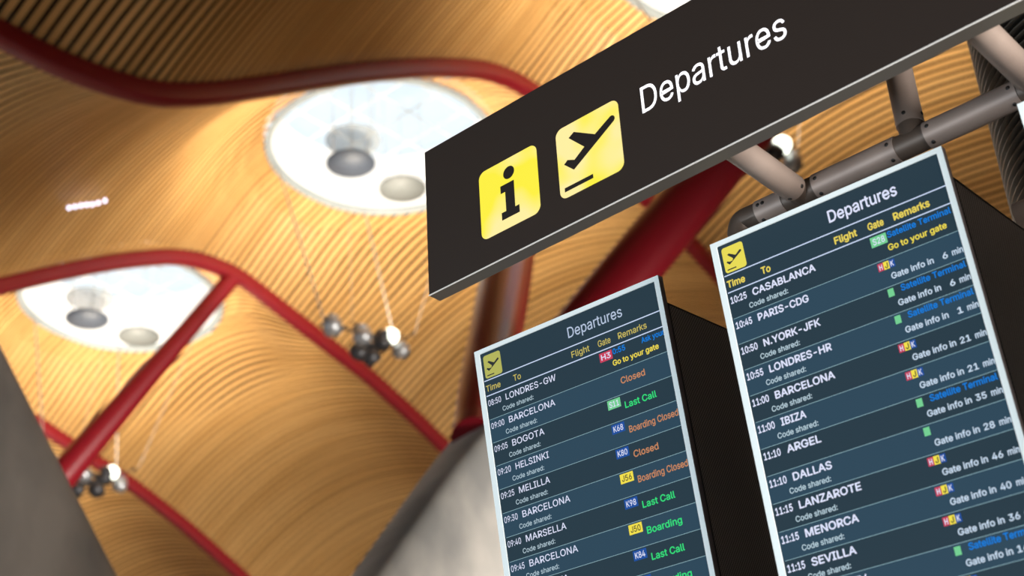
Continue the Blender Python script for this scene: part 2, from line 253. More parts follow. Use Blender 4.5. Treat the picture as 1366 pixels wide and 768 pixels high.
'W':[686,[155,0,16,509,82,509,163,196,167,179,172,162,175,145,187,94,190,76,194,58,197,40,189,40,193,58,196,76,200,94,203,111,207,128,211,145,224,196,306,509,380,509,462,196,466,179,470,162,474,145,486,94,490,76,494,58,497,40,488,40,492,58,495,76,499,94,503,111,506,128,510,145,523,196,603,509,670,509,530,0,455,0,368,323,362,345,357,368,351,391,347,410,344,431,340,452,336,475,350,475,346,453,342,433,339,413,335,395,330,371,324,347,318,323,230,0]],
'Y':[472,[203,0,203,208,16,509,91,509,192,344,203,327,213,309,222,292,231,274,240,254,250,230,224,230,233,254,242,275,251,293,260,310,270,327,280,344,381,509,455,509,268,208,268,0]],
'Z':[438,[42,0,42,46,273,385,284,400,295,415,306,431,318,446,329,461,341,476,348,454,327,453,306,453,285,452,265,452,244,452,223,452,40,452,40,509,397,509,397,462,169,129,157,113,146,97,134,81,97,33,90,54,111,55,131,56,152,57,173,57,193,57,214,57,399,57,399,0]],
'a':[389,[160,-9,137,-7,115,-3,94,5,76,15,60,29,48,45,38,63,32,84,30,108,32,128,36,146,43,161,53,174,64,184,78,193,92,200,108,206,125,211,143,214,161,217,178,220,234,227,247,229,257,231,265,235,271,240,274,246,276,255,276,257,275,272,272,285,267,297,260,307,251,315,240,322,227,327,212,330,196,331,178,330,163,327,149,322,137,316,127,309,118,301,110,292,104,283,100,274,41,291,51,313,64,331,79,346,95,358,114,368,133,375,153,380,173,383,194,384,208,384,223,382,239,379,255,375,271,369,286,360,300,350,312,336,322,320,330,301,335,278,337,251,337,0,277,0,277,52,272,52,267,43,260,34,252,25,242,16,229,8,215,1,199,-4,181,-7],[170,45,192,47,211,51,228,59,242,68,254,80,263,93,270,108,274,122,276,138,276,190,272,187,267,184,259,182,251,180,241,178,231,176,200,171,175,168,161,166,147,163,134,159,122,153,112,147,103,139,97,130,93,118,92,105,93,93,96,82,102,72,109,64,119,57,130,52,142,48,156,46]],
'd':[424,[195,-8,172,-7,151,-2,130,5,111,16,94,29,79,45,66,64,55,84,46,108,39,133,35,160,34,189,35,218,39,245,46,270,55,293,66,313,79,332,95,347,112,361,131,371,151,378,173,383,196,384,218,383,237,379,253,373,267,364,278,355,287,346,295,336,301,327,306,319,311,319,311,509,372,509,372,0,313,0,313,59,307,59,301,50,295,41,287,31,277,21,266,12,252,4,236,-3,217,-7],[205,47,226,49,246,55,263,65,278,78,290,95,299,115,306,138,310,162,312,189,310,216,306,241,300,263,290,282,278,299,263,312,246,322,227,328,205,330,182,328,162,322,145,311,130,298,118,281,108,261,102,239,98,215,96,189,98,163,102,139,109,117,118,97,130,80,145,66,162,55,182,49]],
'e':[404,[212,-8,185,-7,161,-2,138,6,117,16,98,30,82,46,68,64,56,85,46,108,40,132,35,159,34,187,35,215,39,242,46,267,55,290,67,311,81,329,97,346,115,359,135,370,157,378,180,383,205,384,226,383,246,380,266,374,285,366,303,355,319,341,334,324,347,305,357,282,363,263,368,242,370,219,371,194,371,169,75,169,75,221,338,221,310,202,308,226,304,248,298,269,288,286,277,301,263,314,246,323,227,328,205,330,183,328,164,323,146,313,131,301,119,286,109,270,102,251,97,231,96,211,96,178,98,151,102,127,110,106,121,88,135,73,151,61,169,53,190,48,212,46,227,47,241,49,254,53,265,58,276,65,285,73,294,82,300,93,306,105,365,91,358,72,348,55,335,39,320,26,302,14,283,4,261,-3,237,-7]],
'f':[254,[228,379,228,327,6,327,6,379],[81,0,81,432,82,452,87,470,96,486,107,499,120,510,135,519,152,525,169,529,187,530,201,530,212,529,222,527,231,525,238,523,243,521,227,468,215,472,209,473,202,474,195,474,178,472,164,468,154,460,147,449,143,435,142,419,142,0]],
'g':[425,[207,-151,180,-149,156,-146,134,-140,114,-132,97,-122,82,-110,70,-97,59,-84,51,-69,101,-41,107,-49,114,-57,122,-66,131,-74,142,-82,154,-88,169,-93,187,-96,207,-97,236,-95,261,-87,282,-75,298,-58,308,-34,311,-6,311,68,306,68,301,60,294,51,287,41,277,32,266,23,252,16,236,10,217,6,195,5,173,6,152,10,132,17,113,27,95,39,80,53,67,71,55,90,46,112,39,136,35,163,34,191,35,220,39,246,46,271,55,293,66,314,80,332,95,347,112,361,131,371,152,378,173,383,196,384,218,383,237,379,253,373,267,365,279,356,288,346,296,336,302,327,308,319,313,319,313,379,372,379,372,-9,371,-32,367,-54,360,-73,350,-90,334,-109,314,-124,291,-136,271,-142,251,-147,229,-150],[205,59,227,61,246,66,264,75,278,87,290,103,300,121,307,142,311,166,312,193,311,219,307,242,300,264,291,283,279,299,264,312,247,322,227,328,205,330,182,328,163,322,145,312,130,298,118,282,109,262,102,241,98,218,96,193,98,167,102,144,109,123,118,104,131,88,145,76,163,66,183,61]],
'h':[410,[114,227,114,0,53,0,53,509,114,509,114,287,102,287,112,312,124,332,137,349,152,362,175,374,200,382,227,384,252,383,275,377,295,369,313,356,328,340,341,321,348,304,353,285,356,264,357,240,357,0,296,0,296,235,293,263,286,286,273,304,256,318,235,326,210,329,192,328,176,324,161,317,147,308,136,297,126,283,119,266,115,248]],
'i':[167,[53,0,53,379,114,379,114,0],[84,443,73,444,63,448,54,455,47,463,43,472,41,483,43,494,47,504,54,512,63,518,73,522,84,524,95,522,105,518,114,512,121,504,125,494,126,483,125,472,121,463,114,455,105,448,95,444]],
'k':[381,[110,137,110,212,121,212,284,379,360,379,184,199,177,199],[53,0,53,509,114,509,114,0],[294,0,148,186,191,229,372,0]],
'l':[189,[139,-2,112,0,91,8,74,20,62,37,55,59,53,84,53,509,114,509,114,99,114,83,117,71,120,62,126,57,135,53,146,52,160,53,170,54,181,3,162,-1,154,-2,147,-2]],
'm':[610,[53,0,53,379,112,379,112,295,108,295,114,314,122,331,132,346,144,358,158,368,172,376,187,382,203,385,219,386,245,383,268,375,287,361,303,342,314,320,321,295,312,295,318,312,326,329,337,343,350,356,364,366,381,375,398,381,417,385,437,386,458,385,478,380,497,372,514,361,529,346,541,328,550,307,555,283,557,255,557,0,496,0,496,254,493,279,485,298,473,313,456,323,438,329,419,330,402,329,387,326,374,320,363,312,353,302,345,290,340,277,336,263,335,247,335,0,274,0,274,260,272,280,265,297,253,311,238,322,220,328,199,330,185,329,171,326,158,320,145,312,135,302,126,289,119,274,115,257,114,238,114,0]],
'n':[410,[114,227,114,0,53,0,53,379,112,379,112,287,102,287,112,312,124,332,137,349,152,362,175,374,200,382,227,384,252,383,275,377,295,369,313,356,328,340,341,321,348,304,353,285,356,264,357,240,357,0,296,0,296,235,293,263,286,286,273,304,256,318,235,326,210,329,192,328,176,324,161,317,147,308,136,297,126,283,119,266,115,248]],
'o':[415,[207,-8,182,-7,159,-2,137,6,117,16,98,30,82,46,68,64,56,85,46,108,40,133,36,159,34,187,36,216,40,243,46,268,56,291,68,312,82,330,98,346,117,360,137,371,159,378,182,383,207,384,233,383,256,378,278,371,299,360,317,346,333,330,347,312,359,291,369,268,376,243,380,216,381,187,380,159,376,133,369,108,359,85,347,64,333,46,317,30,299,16,278,6,256,-2,233,-7],[207,46,231,49,252,55,270,66,285,80,298,97,307,117,314,139,318,163,319,187,318,212,314,236,307,258,298,278,285,296,270,310,252,321,231,328,207,330,184,328,163,321,145,310,130,296,118,278,108,258,102,236,98,212,96,187,98,163,102,139,108,117,118,97,130,80,145,66,163,55,184,49]],
'p':[424,[53,-143,53,379,112,379,112,319,118,319,123,327,130,336,137,346,147,355,158,364,171,373,188,379,207,383,229,384,252,383,274,378,294,371,313,361,330,347,345,332,359,313,370,293,379,270,385,245,389,218,390,189,389,160,385,133,379,108,370,84,359,64,346,45,330,29,313,16,294,5,274,-2,252,-7,229,-8,208,-7,189,-3,173,4,159,12,147,21,138,31,130,41,124,50,118,59,114,59,114,-143],[220,47,242,49,262,55,279,66,294,80,306,97,316,117,323,139,327,163,328,189,327,215,323,239,316,261,307,281,295,298,280,311,262,322,243,328,220,330,198,328,178,322,161,312,147,299,134,282,125,263,118,241,114,216,113,189,114,162,118,138,125,115,135,95,147,78,162,65,179,55,198,49]],
'r':[259,[53,0,53,379,112,379,112,321,115,321,124,339,137,354,152,367,171,377,191,383,213,385,229,384,243,384,243,322,230,324,223,325,215,326,207,326,190,324,174,321,159,315,146,306,135,296,126,284,119,269,115,254,114,237,114,0]],
's':[365,[182,-8,157,-7,133,-3,112,3,93,12,76,24,62,38,50,54,41,73,36,94,94,107,101,87,111,72,124,60,141,52,160,47,181,45,206,47,227,53,244,62,258,74,265,88,268,103,266,115,262,126,254,136,243,144,229,150,212,155,149,170,125,177,104,186,87,196,72,208,58,227,50,249,47,274,49,295,55,314,65,332,79,347,95,360,115,370,137,378,161,383,187,384,212,383,234,379,254,372,271,363,286,352,299,339,309,324,318,308,324,290,268,277,262,291,254,304,243,316,228,325,210,331,187,333,166,331,147,326,131,317,119,305,111,292,109,277,110,264,115,253,124,243,136,235,152,229,172,223,229,209,254,202,275,194,292,183,306,171,320,153,328,131,331,107,329,85,323,65,312,47,298,31,281,18,260,6,236,-2,210,-7]],
't':[227,[204,379,204,327,6,327,6,379],[65,471,126,471,126,98,127,83,130,70,136,61,144,55,156,51,170,50,185,51,202,54,213,2,207,0,200,-2,192,-3,184,-3,176,-4,168,-4,145,-3,125,2,107,10,92,21,77,41,68,64,65,93]],
'u':[410,[182,-5,158,-3,135,2,115,11,97,23,82,39,69,59,62,76,57,95,54,116,53,139,53,379,114,379,114,144,116,117,124,94,137,75,154,61,175,53,200,50,218,51,234,55,249,62,263,71,274,83,283,97,290,113,295,132,296,153,296,379,357,379,357,0,298,0,298,92,307,92,297,67,286,47,272,30,257,17,234,5,209,-3]],
'y':[389,[47,-139,61,-86,71,-87,83,-89,94,-90,104,-89,113,-86,122,-81,130,-74,138,-64,145,-51,151,-36,163,-1,17,379,84,379,165,155,173,132,180,109,187,87,193,64,199,42,206,21,184,21,190,42,196,64,202,87,209,110,216,132,224,155,305,379,371,379,204,-58,196,-77,187,-93,177,-107,165,-119,153,-128,139,-136,125,-141,109,-144,91,-145,82,-145,73,-144,65,-143,57,-142,52,-140]]}
_tc = {}; _gc = {}
def area2(c):
    n = len(c)//2
    return sum(c[2*i]*c[(2*i+3) % (2*n)]-c[(2*i+2) % (2*n)]*c[2*i+1] for i in range(n))
def inside(px, py, c):
    n = len(c)//2; r = False
    for i in range(n):
        x1, y1, x2, y2 = c[2*i], c[2*i+1], c[(2*i+2) % (2*n)], c[(2*i+3) % (2*n)]
        if (y1 > py) != (y2 > py) and px < (x2-x1)*(py-y1)/(y2-y1)+x1: r = not r
    return r
def glyph(ch, bold):
    """a character filled stroke by stroke, each outline with its own holes"""
    if (ch, bold) in _gc: return _gc[(ch, bold)]
    cs = GLYPHS[ch][1:]; big = max(cs, key=lambda c: abs(area2(c))); sg = area2(big) > 0
    outer = [c for c in cs if (area2(c) > 0) == sg]; holes = [c for c in cs if (area2(c) > 0) != sg]
    grp = [[o] for o in outer]
    for h in holes:
        c = [g for g in grp if inside(h[0], h[1], g[0])]
        min(c or grp, key=lambda g: abs(area2(g[0]))).append(h)
    vs, fs = [], []
    for g in grp:
        cu = bpy.data.curves.new('txt', 'CURVE'); cu.dimensions = '2D'; cu.fill_mode = 'BOTH'
        for c in g:
            n = len(c)//2; sp = cu.splines.new('POLY'); sp.points.add(n-1); sp.use_cyclic_u = True
            for i in range(n): sp.points[i].co = (c[2*i]/1000, c[2*i+1]/1000, 0, 1)
        o = bpy.data.objects.new('txt', cu); C.objects.link(o)
        dg = bpy.context.evaluated_depsgraph_get(); me = o.evaluated_get(dg).to_mesh(); b = len(vs)
        vs += [(v.co.x, v.co.y) for v in me.vertices]; fs += [tuple(b+i for i in p.vertices) for p in me.polygons]
        o.evaluated_get(dg).to_mesh_clear(); bpy.data.objects.remove(o); bpy.data.curves.remove(cu)
    _gc[(ch, bold)] = (vs, fs); return vs, fs
def text_tris(s, bold=0.0):
    """a string as triangles in a unit frame (x right, z up)"""
    if (s, bold) in _tc: return _tc[(s, bold)]
    x = 0; vs, fs = [], []
    for ch in s:
        if ch == ' ': x += 0.19; continue
        v, f = glyph(ch, 0)
        for dx, dz in (((-bold, 0), (bold, 0), (0, -bold), (0, bold)) if bold else ((0, 0),)):     # heavier weight: strokes doubled sideways
            b = len(vs); vs += [(p[0]+x+dx, p[1]+dz) for p in v]; fs += [tuple(b+i for i in q) for q in f]
        x += GLYPHS[ch][0]/1000
    _tc[(s, bold)] = (vs, fs); return vs, fs
hv, hf = text_tris('H'); CAPH = max(y for _, y in hv)
def add_text(mb, s, x0, x1, base, cap, y, mi, bold=0.012):
    vs, fs = text_tris(s, bold)
    a = min(v[0] for v in vs); b = max(v[0] for v in vs)
    k = cap/CAPH
    kx = (x1-x0)/(b-a) if x1 is not None else k*0.95
    mb.add([(x0+(v[0]-a)*kx, y, base+v[1]*k) for v in vs], fs, mi)
def add_poly(mb, pts, y, mi):
    mb.add([(p[0], y, p[1]) for p in pts], [tuple(range(len(pts)))], mi)
def rounded(x0, z0, x1, z1, r, n=6):
    out = []
    for cx, cz, a0 in ((x1-r, z1-r, 0), (x0+r, z1-r, 90), (x0+r, z0+r, 180), (x1-r, z0+r, 270)):
        for i in range(n+1):
            a = math.radians(a0+90*i/n); out.append((cx+r*math.cos(a), cz+r*math.sin(a)))
    return out
def plane_pict(mb, x0, z0, w, y, mi):
    """departing aircraft pictogram in a square of side w, u right, v up (0..1)"""
    P = lambda u, v: (x0+u*w, z0+v*w)
    # fuselage with a rounded nose
    noses = [P(0.855+0.055*math.cos(math.radians(a)), 0.775+0.055*math.sin(math.radians(a))) for a in (125, 95, 60, 25, -10, -35, -60)]
    add_poly(mb, [P(0.235, 0.325), P(0.40, 0.46), P(0.45, 0.555), P(0.60, 0.665), *noses], y, mi)
    add_poly(mb, [P(0.20, 0.80), P(0.285, 0.845), P(0.60, 0.665), P(0.45, 0.555)], y-0.00004, mi)
    add_poly(mb, [P(0.095, 0.47), P(0.15, 0.51), P(0.27, 0.455), P(0.40, 0.46), P(0.235, 0.325)], y-0.00008, mi)
    add_poly(mb, [P(0.08, 0.085), P(0.52, 0.085), P(0.52, 0.14), P(0.08, 0.14)], y, mi)

# ------------------------------------------------------------------ roof geometry
PROF = [(-6.5, 9.1), (-5.5, 9.7), (-4.2, 10.2), (-2.6, 10.4), (-1.2, 10.2), (0.2, 9.4), (1.4, 8.6), (2.4, 8.0), (3.4, 7.62),
        (4.5, 7.53), (5.16, 7.55), (5.86, 7.70), (6.31, 7.92), (6.86, 8.27), (7.46, 8.68), (8.22, 9.19), (8.96, 9.65),
        (9.53, 9.97), (10.14, 10.26), (10.64, 10.38), (11.2, 10.38), (11.7, 10.25), (12.26, 10.09), (12.8, 9.93), (13.5, 9.73),
        (14.0, 9.54), (14.5, 9.34), (15.0, 9.11), (15.6, 8.82), (16.3, 8.45), (17.0, 8.12), (18.0, 7.75), (19.0, 7.56),
        (20.0, 7.55), (21.0, 7.75), (22.0, 8.2), (23.2, 8.9), (24.5, 9.7)]
def prof(y):
    n = len(PROF)
    for i in range(n-1):
        if y <= PROF[i+1][0] or i == n-2:
            x0, y0 = PROF[i]; x1, y1 = PROF[i+1]; h = x1-x0; t = (y-x0)/h
            p0 = PROF[max(i-1, 0)]; p3 = PROF[min(i+2, n-1)]
            m0 = (y1-p0[1])/(x1-p0[0]); m1 = (p3[1]-y0)/(p3[0]-x0)
            t2 = t*t; t3 = t2*t
            return (2*t3-3*t2+1)*y0+(t3-2*t2+t)*h*m0+(-2*t3+3*t2)*y1+(t3-t2)*h*m1
BX = [2.24, -3.15, -8.54, -13.94, -19.33, -24.72]       # beam planes, near to far
BULGE = 0.75
def ceil(x, y):
    for i in range(len(BX)-1):
        if x >= BX[i+1] or i == len(BX)-2:
            u = (x-BX[i+1])/(BX[i]-BX[i+1]); break
    z = prof(y)+0.10+BULGE*4*u*(1-u)
    d = math.hypot(x-(BX[i]+BX[i+1])/2, y-SKYY); w = min(1, max(0, (2.65-d)/1.4)); w = 0.7*w*w*(3-2*w)
    return z*(1-w)+SKYZ*w              # flattened towards the level rim of the skylight
SKYR = 1.43; SKYY = 11.2; SKYZ = 11.2
SKY = [(BX[i]+BX[i+1])/2 for i in range(5)]
Y0, Y1 = -5.5, 23.5
# arc-length stations of the laths
PITCH_S, LATH = 0.104, 0.062
st = []; y = Y0
while y < Y1:
    d = (prof(y+0.02)-prof(y-0.02))/0.04
    st.append((y, d)); y += PITCH_S/math.sqrt(1+d*d)
NS = 16
mb = MB()
for bi in range(5):
    xa, xb = BX[bi+1]+0.03, BX[bi]-0.03; cx = SKY[bi]
    for (y, d) in st:
        if bi == 0 and y > 21: continue
        L = math.sqrt(1+d*d); hy = LATH/2/L; hz = LATH/2*d/L
        spans = [(xa, xb)]
        q = (SKYR+0.02)**2-(y-SKYY)**2
        if q > 0:
            q = math.sqrt(q); spans = [(xa, cx-q), (cx+q, xb)]
        jit = random.uniform(-0.004, 0.004)
        for (a, b) in spans:
            n = max(3, int(NS*(b-a)/(xb-xa)))
            vs = []
            for i in range(n+1):
                x = a+(b-a)*i/n; z = ceil(x, y)+jit
                th = 0.012
                for (oy, oz) in ((-hy, -hz), (hy, hz)):
                    vs.append(W3(x, y+oy, z+oz))
                for (oy, oz) in ((hy, hz), (-hy, -hz)):
                    vs.append(W3(x, y+oy-th*d/L, z+oz+th/L))
            fs = []
            for i in range(n):
                k = i*4
                fs += [(k, k+1, k+5, k+4), (k+1, k+2, k+6, k+5), (k+3, k, k+4, k+7)]
            mb.add(vs, fs, 0)
ceiling = struct(mb.build('ceiling', M['bamboo']))
# dark void sheet above the laths, open at the skylights
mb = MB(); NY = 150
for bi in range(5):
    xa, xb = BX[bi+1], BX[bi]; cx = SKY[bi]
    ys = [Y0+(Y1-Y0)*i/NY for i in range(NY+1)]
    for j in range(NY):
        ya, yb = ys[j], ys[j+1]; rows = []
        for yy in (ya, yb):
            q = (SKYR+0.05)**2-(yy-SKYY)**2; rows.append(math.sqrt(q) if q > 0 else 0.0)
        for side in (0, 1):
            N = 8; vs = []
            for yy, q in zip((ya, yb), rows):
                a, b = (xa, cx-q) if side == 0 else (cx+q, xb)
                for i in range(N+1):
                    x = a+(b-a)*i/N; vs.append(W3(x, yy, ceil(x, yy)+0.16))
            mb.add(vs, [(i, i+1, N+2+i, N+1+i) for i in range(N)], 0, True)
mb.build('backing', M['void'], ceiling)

# floor (stone) well below the frame
mb = MB(); mb.box((-60, -30, -0.2), (25, 60, 0)); struct(mb.build('floor', M['floor']))
for nm, a, b in (('wall_back', (-41.5, -9.7, 0), (3.95, -9.4, 21)), ('wall_right', (3.95, -9.7, 0), (4.25, 39.5, 21)),
                 ('wall_front', (-41.5, 39.4, 0), (3.95, 39.7, 21)), ('wall_left', (-41.8, -9.7, 0), (-41.5, 39.7, 21))):
    mb = MB(); mb.box(a, b); struct(mb.build(nm, M['wall']))

# ------------------------------------------------------------------ skylights
for i, cx in enumerate(SKY):
    N = 64; mb = MB(); vs = []
    for k in range(N):
        a = 2*PI*k/N
        for (r, dz, top) in ((SKYR+0.03, -0.03, 0), (SKYR-0.05, -0.05, 0), (SKYR-0.06, 0.02, 0), (SKYR-0.04, 0, 1)):
            x = cx+r*math.cos(a); y = SKYY+r*math.sin(a)
            z = 11.95 if top else ceil(x, y)+dz
            vs.append(W3(x, y, z))
    for a, b, mi in ((0, 1, 0), (1, 2, 0), (2, 3, 1)):
        mb.add([], [], 0)
    fs = []; fm = []
    base = len(mb.v); mb.v += [tuple(v) for v in vs]
    for k in range(N):
        k2 = (k+1) % N
        for a, b, mi in ((0, 1, 0), (1, 2, 0), (2, 3, 1)):
            mb.f.append([base+k*4+a, base+k*4+b, base+k2*4+b, base+k2*4+a]); mb.mi.append(mi); mb.sm.append(True)
    rim = struct(mb.build('window_%d' % (i+1), [M['rim'], M['white']]))
    g = MB()
    for k in range(-2, 3):                           # glazing bars
        h = math.sqrt(SKYR**2-(k*0.5)**2)
        g.sweep([W3(cx+k*0.5, SKYY-h, 11.95), W3(cx+k*0.5, SKYY+h, 11.95)], 0.02, 8)
        g.sweep([W3(cx-h, SKYY+k*0.5, 11.95), W3(cx+h, SKYY+k*0.5, 11.95)], 0.02, 8)
    g.build('mullion', M['mull'], rim)
    gl = MB(); gl.add([W3(cx+SKYR*math.cos(2*PI*k/48), SKYY+SKYR*math.sin(2*PI*k/48), 12.0) for k in range(48)], [tuple(range(48))])
    gm = bpy.data.materials.get('roof_glass')
    if not gm:
        gm = bpy.data.materials.new('roof_glass'); gm.use_nodes = True; nt = gm.node_tree; nt.nodes.clear()
        o_ = nt.nodes.new('ShaderNodeOutputMaterial'); t_ = nt.nodes.new('ShaderNodeBsdfTransparent'); t_.inputs[0].default_value = (0.93, 0.97, 0.98, 1)
        g_ = nt.nodes.new('ShaderNodeBsdfGlossy'); g_.inputs['Roughness'].default_value = 0.05
        x_ = nt.nodes.new('ShaderNodeMixShader'); x_.inputs[0].default_value = 0.06
        nt.links.new(t_.outputs[0], x_.inputs[1]); nt.links.new(g_.outputs[0], x_.inputs[2]); nt.links.new(x_.outputs[0], o_.inputs[0])
    gl.build('pane', gm, rim)

# hanging reflector discs under the skylights
def disc(cx, y, z, r, key, label):
    t = thing('reflector_disc', label, 'ceiling reflector', W3(cx, y, z), 'reflector discs hung in the round skylights')
    p = MB(); p.lathe([(0.0, 0.0), (r*S, 0.0), (r*S, 0.035), (0.0, 0.035)], 40); p.build('panel', M[key], t)
    zt = 11.95
    for k in range(3):
        a = 2*PI*k/3+0.3
        w = MB(); w.sweep([(0.8*r*S*math.cos(a), 0.8*r*S*math.sin(a), 0.03), (0.9*r*S*math.cos(a), 0.9*r*S*math.sin(a), (zt-z)*S)], 0.012, 6)
        w.build('hanger', M['mull'], t)
where = {1: 'skylight hidden above the wide dark sign', 2: 'large round skylight at upper centre', 3: 'half hidden skylight at left'}
for bi in (1, 2, 3):
    disc(SKY[bi], 10.66, 10.62, 0.30, 'disc', 'dark grey perforated disc hanging in the '+where[bi])
    disc(SKY[bi]+0.08, 10.62, 10.90, 0.34, 'disc_pale', 'pale disc just above the dark disc in the '+where[bi])
    disc(SKY[bi], 11.55, 10.66, 0.30, 'disc_low', 'grey disc near the lower right rim of the '+where[bi])

# ------------------------------------------------------------------ red roof beams
blab = ['red curved steel roof beam nearest the viewer, overhead out of the main view',
        'red curved steel roof beam passing high behind the dark sign',
        'thick dark red wavy roof beam running from the upper left corner past the large skylight',
        'red roof beam arching over the left skylight and down to the concrete pier',
        'thin dark red roof beam crossing the lower left corner behind the leaning strut',
        'farthest red roof beam at the back of the timber ceiling']
for bx, lb in zip(BX, blab):
    mb = MB(); pts = []; y = Y0
    while y <= Y1: pts.append(W3(bx, y, prof(y))); y += 0.25
    mb.sweep(pts, 1, 20, sq=(0.15*S, 0.19*S), ref=(0, 0, 1))
    o = mb.build('roof_beam', M['red']); tag(o, lb, 'roof beam', 'red wavy roof beams')

# ------------------------------------------------------------------ concrete piers and struts
def pier(cx, yc, label, ztop=4.12):
    mb = MB(); n = 10; rings = []
    zb = -1.6/S
    for i in range(n+1):
        z = ztop+(zb-ztop)*i/n; dz = ztop-z
        hy = 0.34+0.79*min(dz, 2.2); hx = 0.21
        if i == 0: hy *= 0.72; hx *= 0.86
        ring = []
        for k in range(28):
            th = 2*PI*k/28; c, s_ = math.cos(th), math.sin(th); e = 0.32
            ring.append(W3(cx+math.copysign(abs(c)**e, c)*hx, yc+math.copysign(abs(s_)**e, s_)*hy, z+(0.0 if i else 0.05)))
        rings.append(ring)
    rings.insert(1, [v.copy() for v in rings[1]])
    for k, v in enumerate(rings[1]):
        a = rings[2][k]; b = rings[0][k]
        rings[1][k] = Vector((b.x+(a.x-b.x)*0.10+(b.x-W3(cx, yc, 0).x)*0.22, b.y+(b.y-W3(cx, yc, 0).y)*0.28, b.z-0.07*S))
    vs = [v for r in rings for v in r]; fs = []
    for i in range(len(rings)-1):
        for k in range(28): fs.append((i*28+k, i*28+(k+1) % 28, (i+1)*28+(k+1) % 28, (i+1)*28+k))
    mb.add(vs, fs, 0, True); mb.add(rings[0], [tuple(range(28))])
    o = mb.build('concrete_pier', M['concrete']); return tag(o, label, 'concrete pier', 'flared concrete piers')
pier(-5.85, 6.98, 'pale flared concrete pier under the red struts, left of the left screen')
pier(-5.85, 2.28, 'dark grey flared concrete pier cutting off the lower left corner')
pier(-16.6, 7.75, 'distant concrete pier standing hidden behind the lower left pier')
def strut(a, b, label):
    t = thing('roof_strut', label, 'steel strut', W3(*a), 'red tapered struts'); A = Vector((0, 0, 0)); B = W3(*b)-W3(*a)
    mb = MB(); pts = []; rr = []
    for i in range(25):
        u = i/24; pts.append(A+(B-A)*u); rr.append(S*(0.15+0.065*math.sin(PI*min(1, u*1.15)**0.8) - 0.03*u))
    mb.sweep(pts, rr, 28); mb.build('tube', M['red'], t)
    d = (B-A).normalized()
    c = MB(); c.sweep([A-d*0.1, A+d*0.15], 0.158*S, 24); c.build('foot_collar', M['red'], t)
strut((-5.85, 6.63, 3.98), (-8.54, 11.0, 10.3), 'upright glossy red strut rising from the pale pier behind the left screen')
strut((-5.85, 6.75, 3.98), (-3.15, 11.0, 10.3), 'thick leaning red strut passing up to the right behind the sign')
strut((-16.6, 7.75, 4.0), (-13.94, 11.05, 10.3), 'leaning red strut in front of the left skylight, foot behind the dark pier')

# ------------------------------------------------------------------ hanging fixture clusters
def rim_pt(px, py, cx):
    v = ray(px, py); k = 11.0*S/v.z; p = v*k
    ang = math.atan2(p.y/S-SKYY, p.x/S-(-11.24)); r = SKYR-0.03
    x = cx+r*math.cos(ang); y = SKYY+r*math.sin(ang); return W3(x, y, ceil(x, y))
def cluster(cx, label, seed):
    o0 = W3(cx, 11.15, 8.33); t = thing('spotlight_cluster', label, 'hanging light', o0, 'hanging clusters of spotlights')
    rnd = random.Random(seed)
    def loc(px, py):                       # positions measured on the middle cluster, then shared by all
        v = ray(px, py); p = CAM+v*((-11.24*S)/v.x); return p-W3(-11.24, 11.15, 8.33)
    hub = MB(); hub.lathe([(0, -0.12), (0.16, -0.10), (0.20, 0.0), (0.14, 0.10), (0, 0.12)], 16)
    hub.build('hub', M['dark_metal'], t)
    heads = [((447, 432), 0.17, 'grey_metal'), ((486, 446), 0.17, 'grey_metal'), ((476, 470), 0.14, 'dark_metal'),
             ((500, 472), 0.16, 'dark_metal'), ((532, 468), 0.15, 'grey_metal'), ((508, 450), 0.12, 'dark_metal')]
    for j, ((px, py), r, mk) in enumerate(heads):
        p = loc(px, py)+Vector((rnd.uniform(-.12, .12), 0, 0))
        arm = MB(); arm.sweep([(0, 0, 0), tuple(p*0.5+Vector((0, 0, .07))), tuple(p)], 0.03, 8); arm.build('arm', M['dark_metal'], t)
        h = MB(); r *= 1.15
        h.lathe([(0, -r*1.0), (r*0.8, -r*0.9), (r, -r*0.2), (r*0.95, r*0.3), (r*0.6, r*1.0), (0.0, r*1.2)], 18)
        ho = h.build('spotlight_head', M[mk], t)
        ho.location = p; ho.rotation_euler = (rnd.uniform(-.9, .9), rnd.uniform(-.9, .9), 0)
    lp = loc(525, 455)
    b = MB(); b.lathe([(0.0, -0.15), (0.10, -0.13), (0.16, -0.04), (0.16, 0.05), (0.09, 0.13), (0, 0.15)], 20)
    bo = b.build('lamp_globe', M['lamp'], t); bo.location = lp + Vector((0.12, -0.2, 0)); bo['label'] = 'bright white lamp globe'
    for (a, r_) in (((431, 424), (374, 235)), ((525, 446), (490, 274)), ((553, 446), (590, 258)), ((470, 430), (470, 276))):
        p0 = loc(*a); p1 = rim_pt(r_[0], r_[1], cx)-o0
        w = MB(); w.sweep([p0, p1], {431: 0.016, 525: 0.015, 553: 0.008, 470: 0.004}[a[0]], 8); w.build('cable', M['cable'], t)
        br = MB(); br.sweep([p0, Vector((0, 0, 0))], 0.018, 8); br.build('bracket', M['dark_metal'], t)
    ll = bpy.data.lights.new('uplighter', 'SPOT'); ll.energy = UPLIGHT; ll.color = (1.0, 0.87, 0.70)
    ll.spot_size = math.radians(165); ll.spot_blend = 0.9; ll.shadow_soft_size = 1.3
    lo_ = bpy.data.objects.new('uplighter', ll); C.objects.link(lo_); lo_.parent = t; lo_.location = (0, 0, 0.35)
    lo_.rotation_euler = (PI, 0, 0)
cluster(SKY[2], 'cluster of grey spotlights with a bright globe, hanging under the large central skylight', 1)
cluster(SKY[3], 'cluster of dark spotlights with a small bright globe at lower left, beside the leaning strut', 2)
cluster(SKY[4], 'farthest spotlight cluster, hanging behind the dark pier beyond the lower left corner', 4)
cluster(SKY[1], 'hanging spotlight cluster whose bright globe peeks out below the sign above the steel tube', 3)

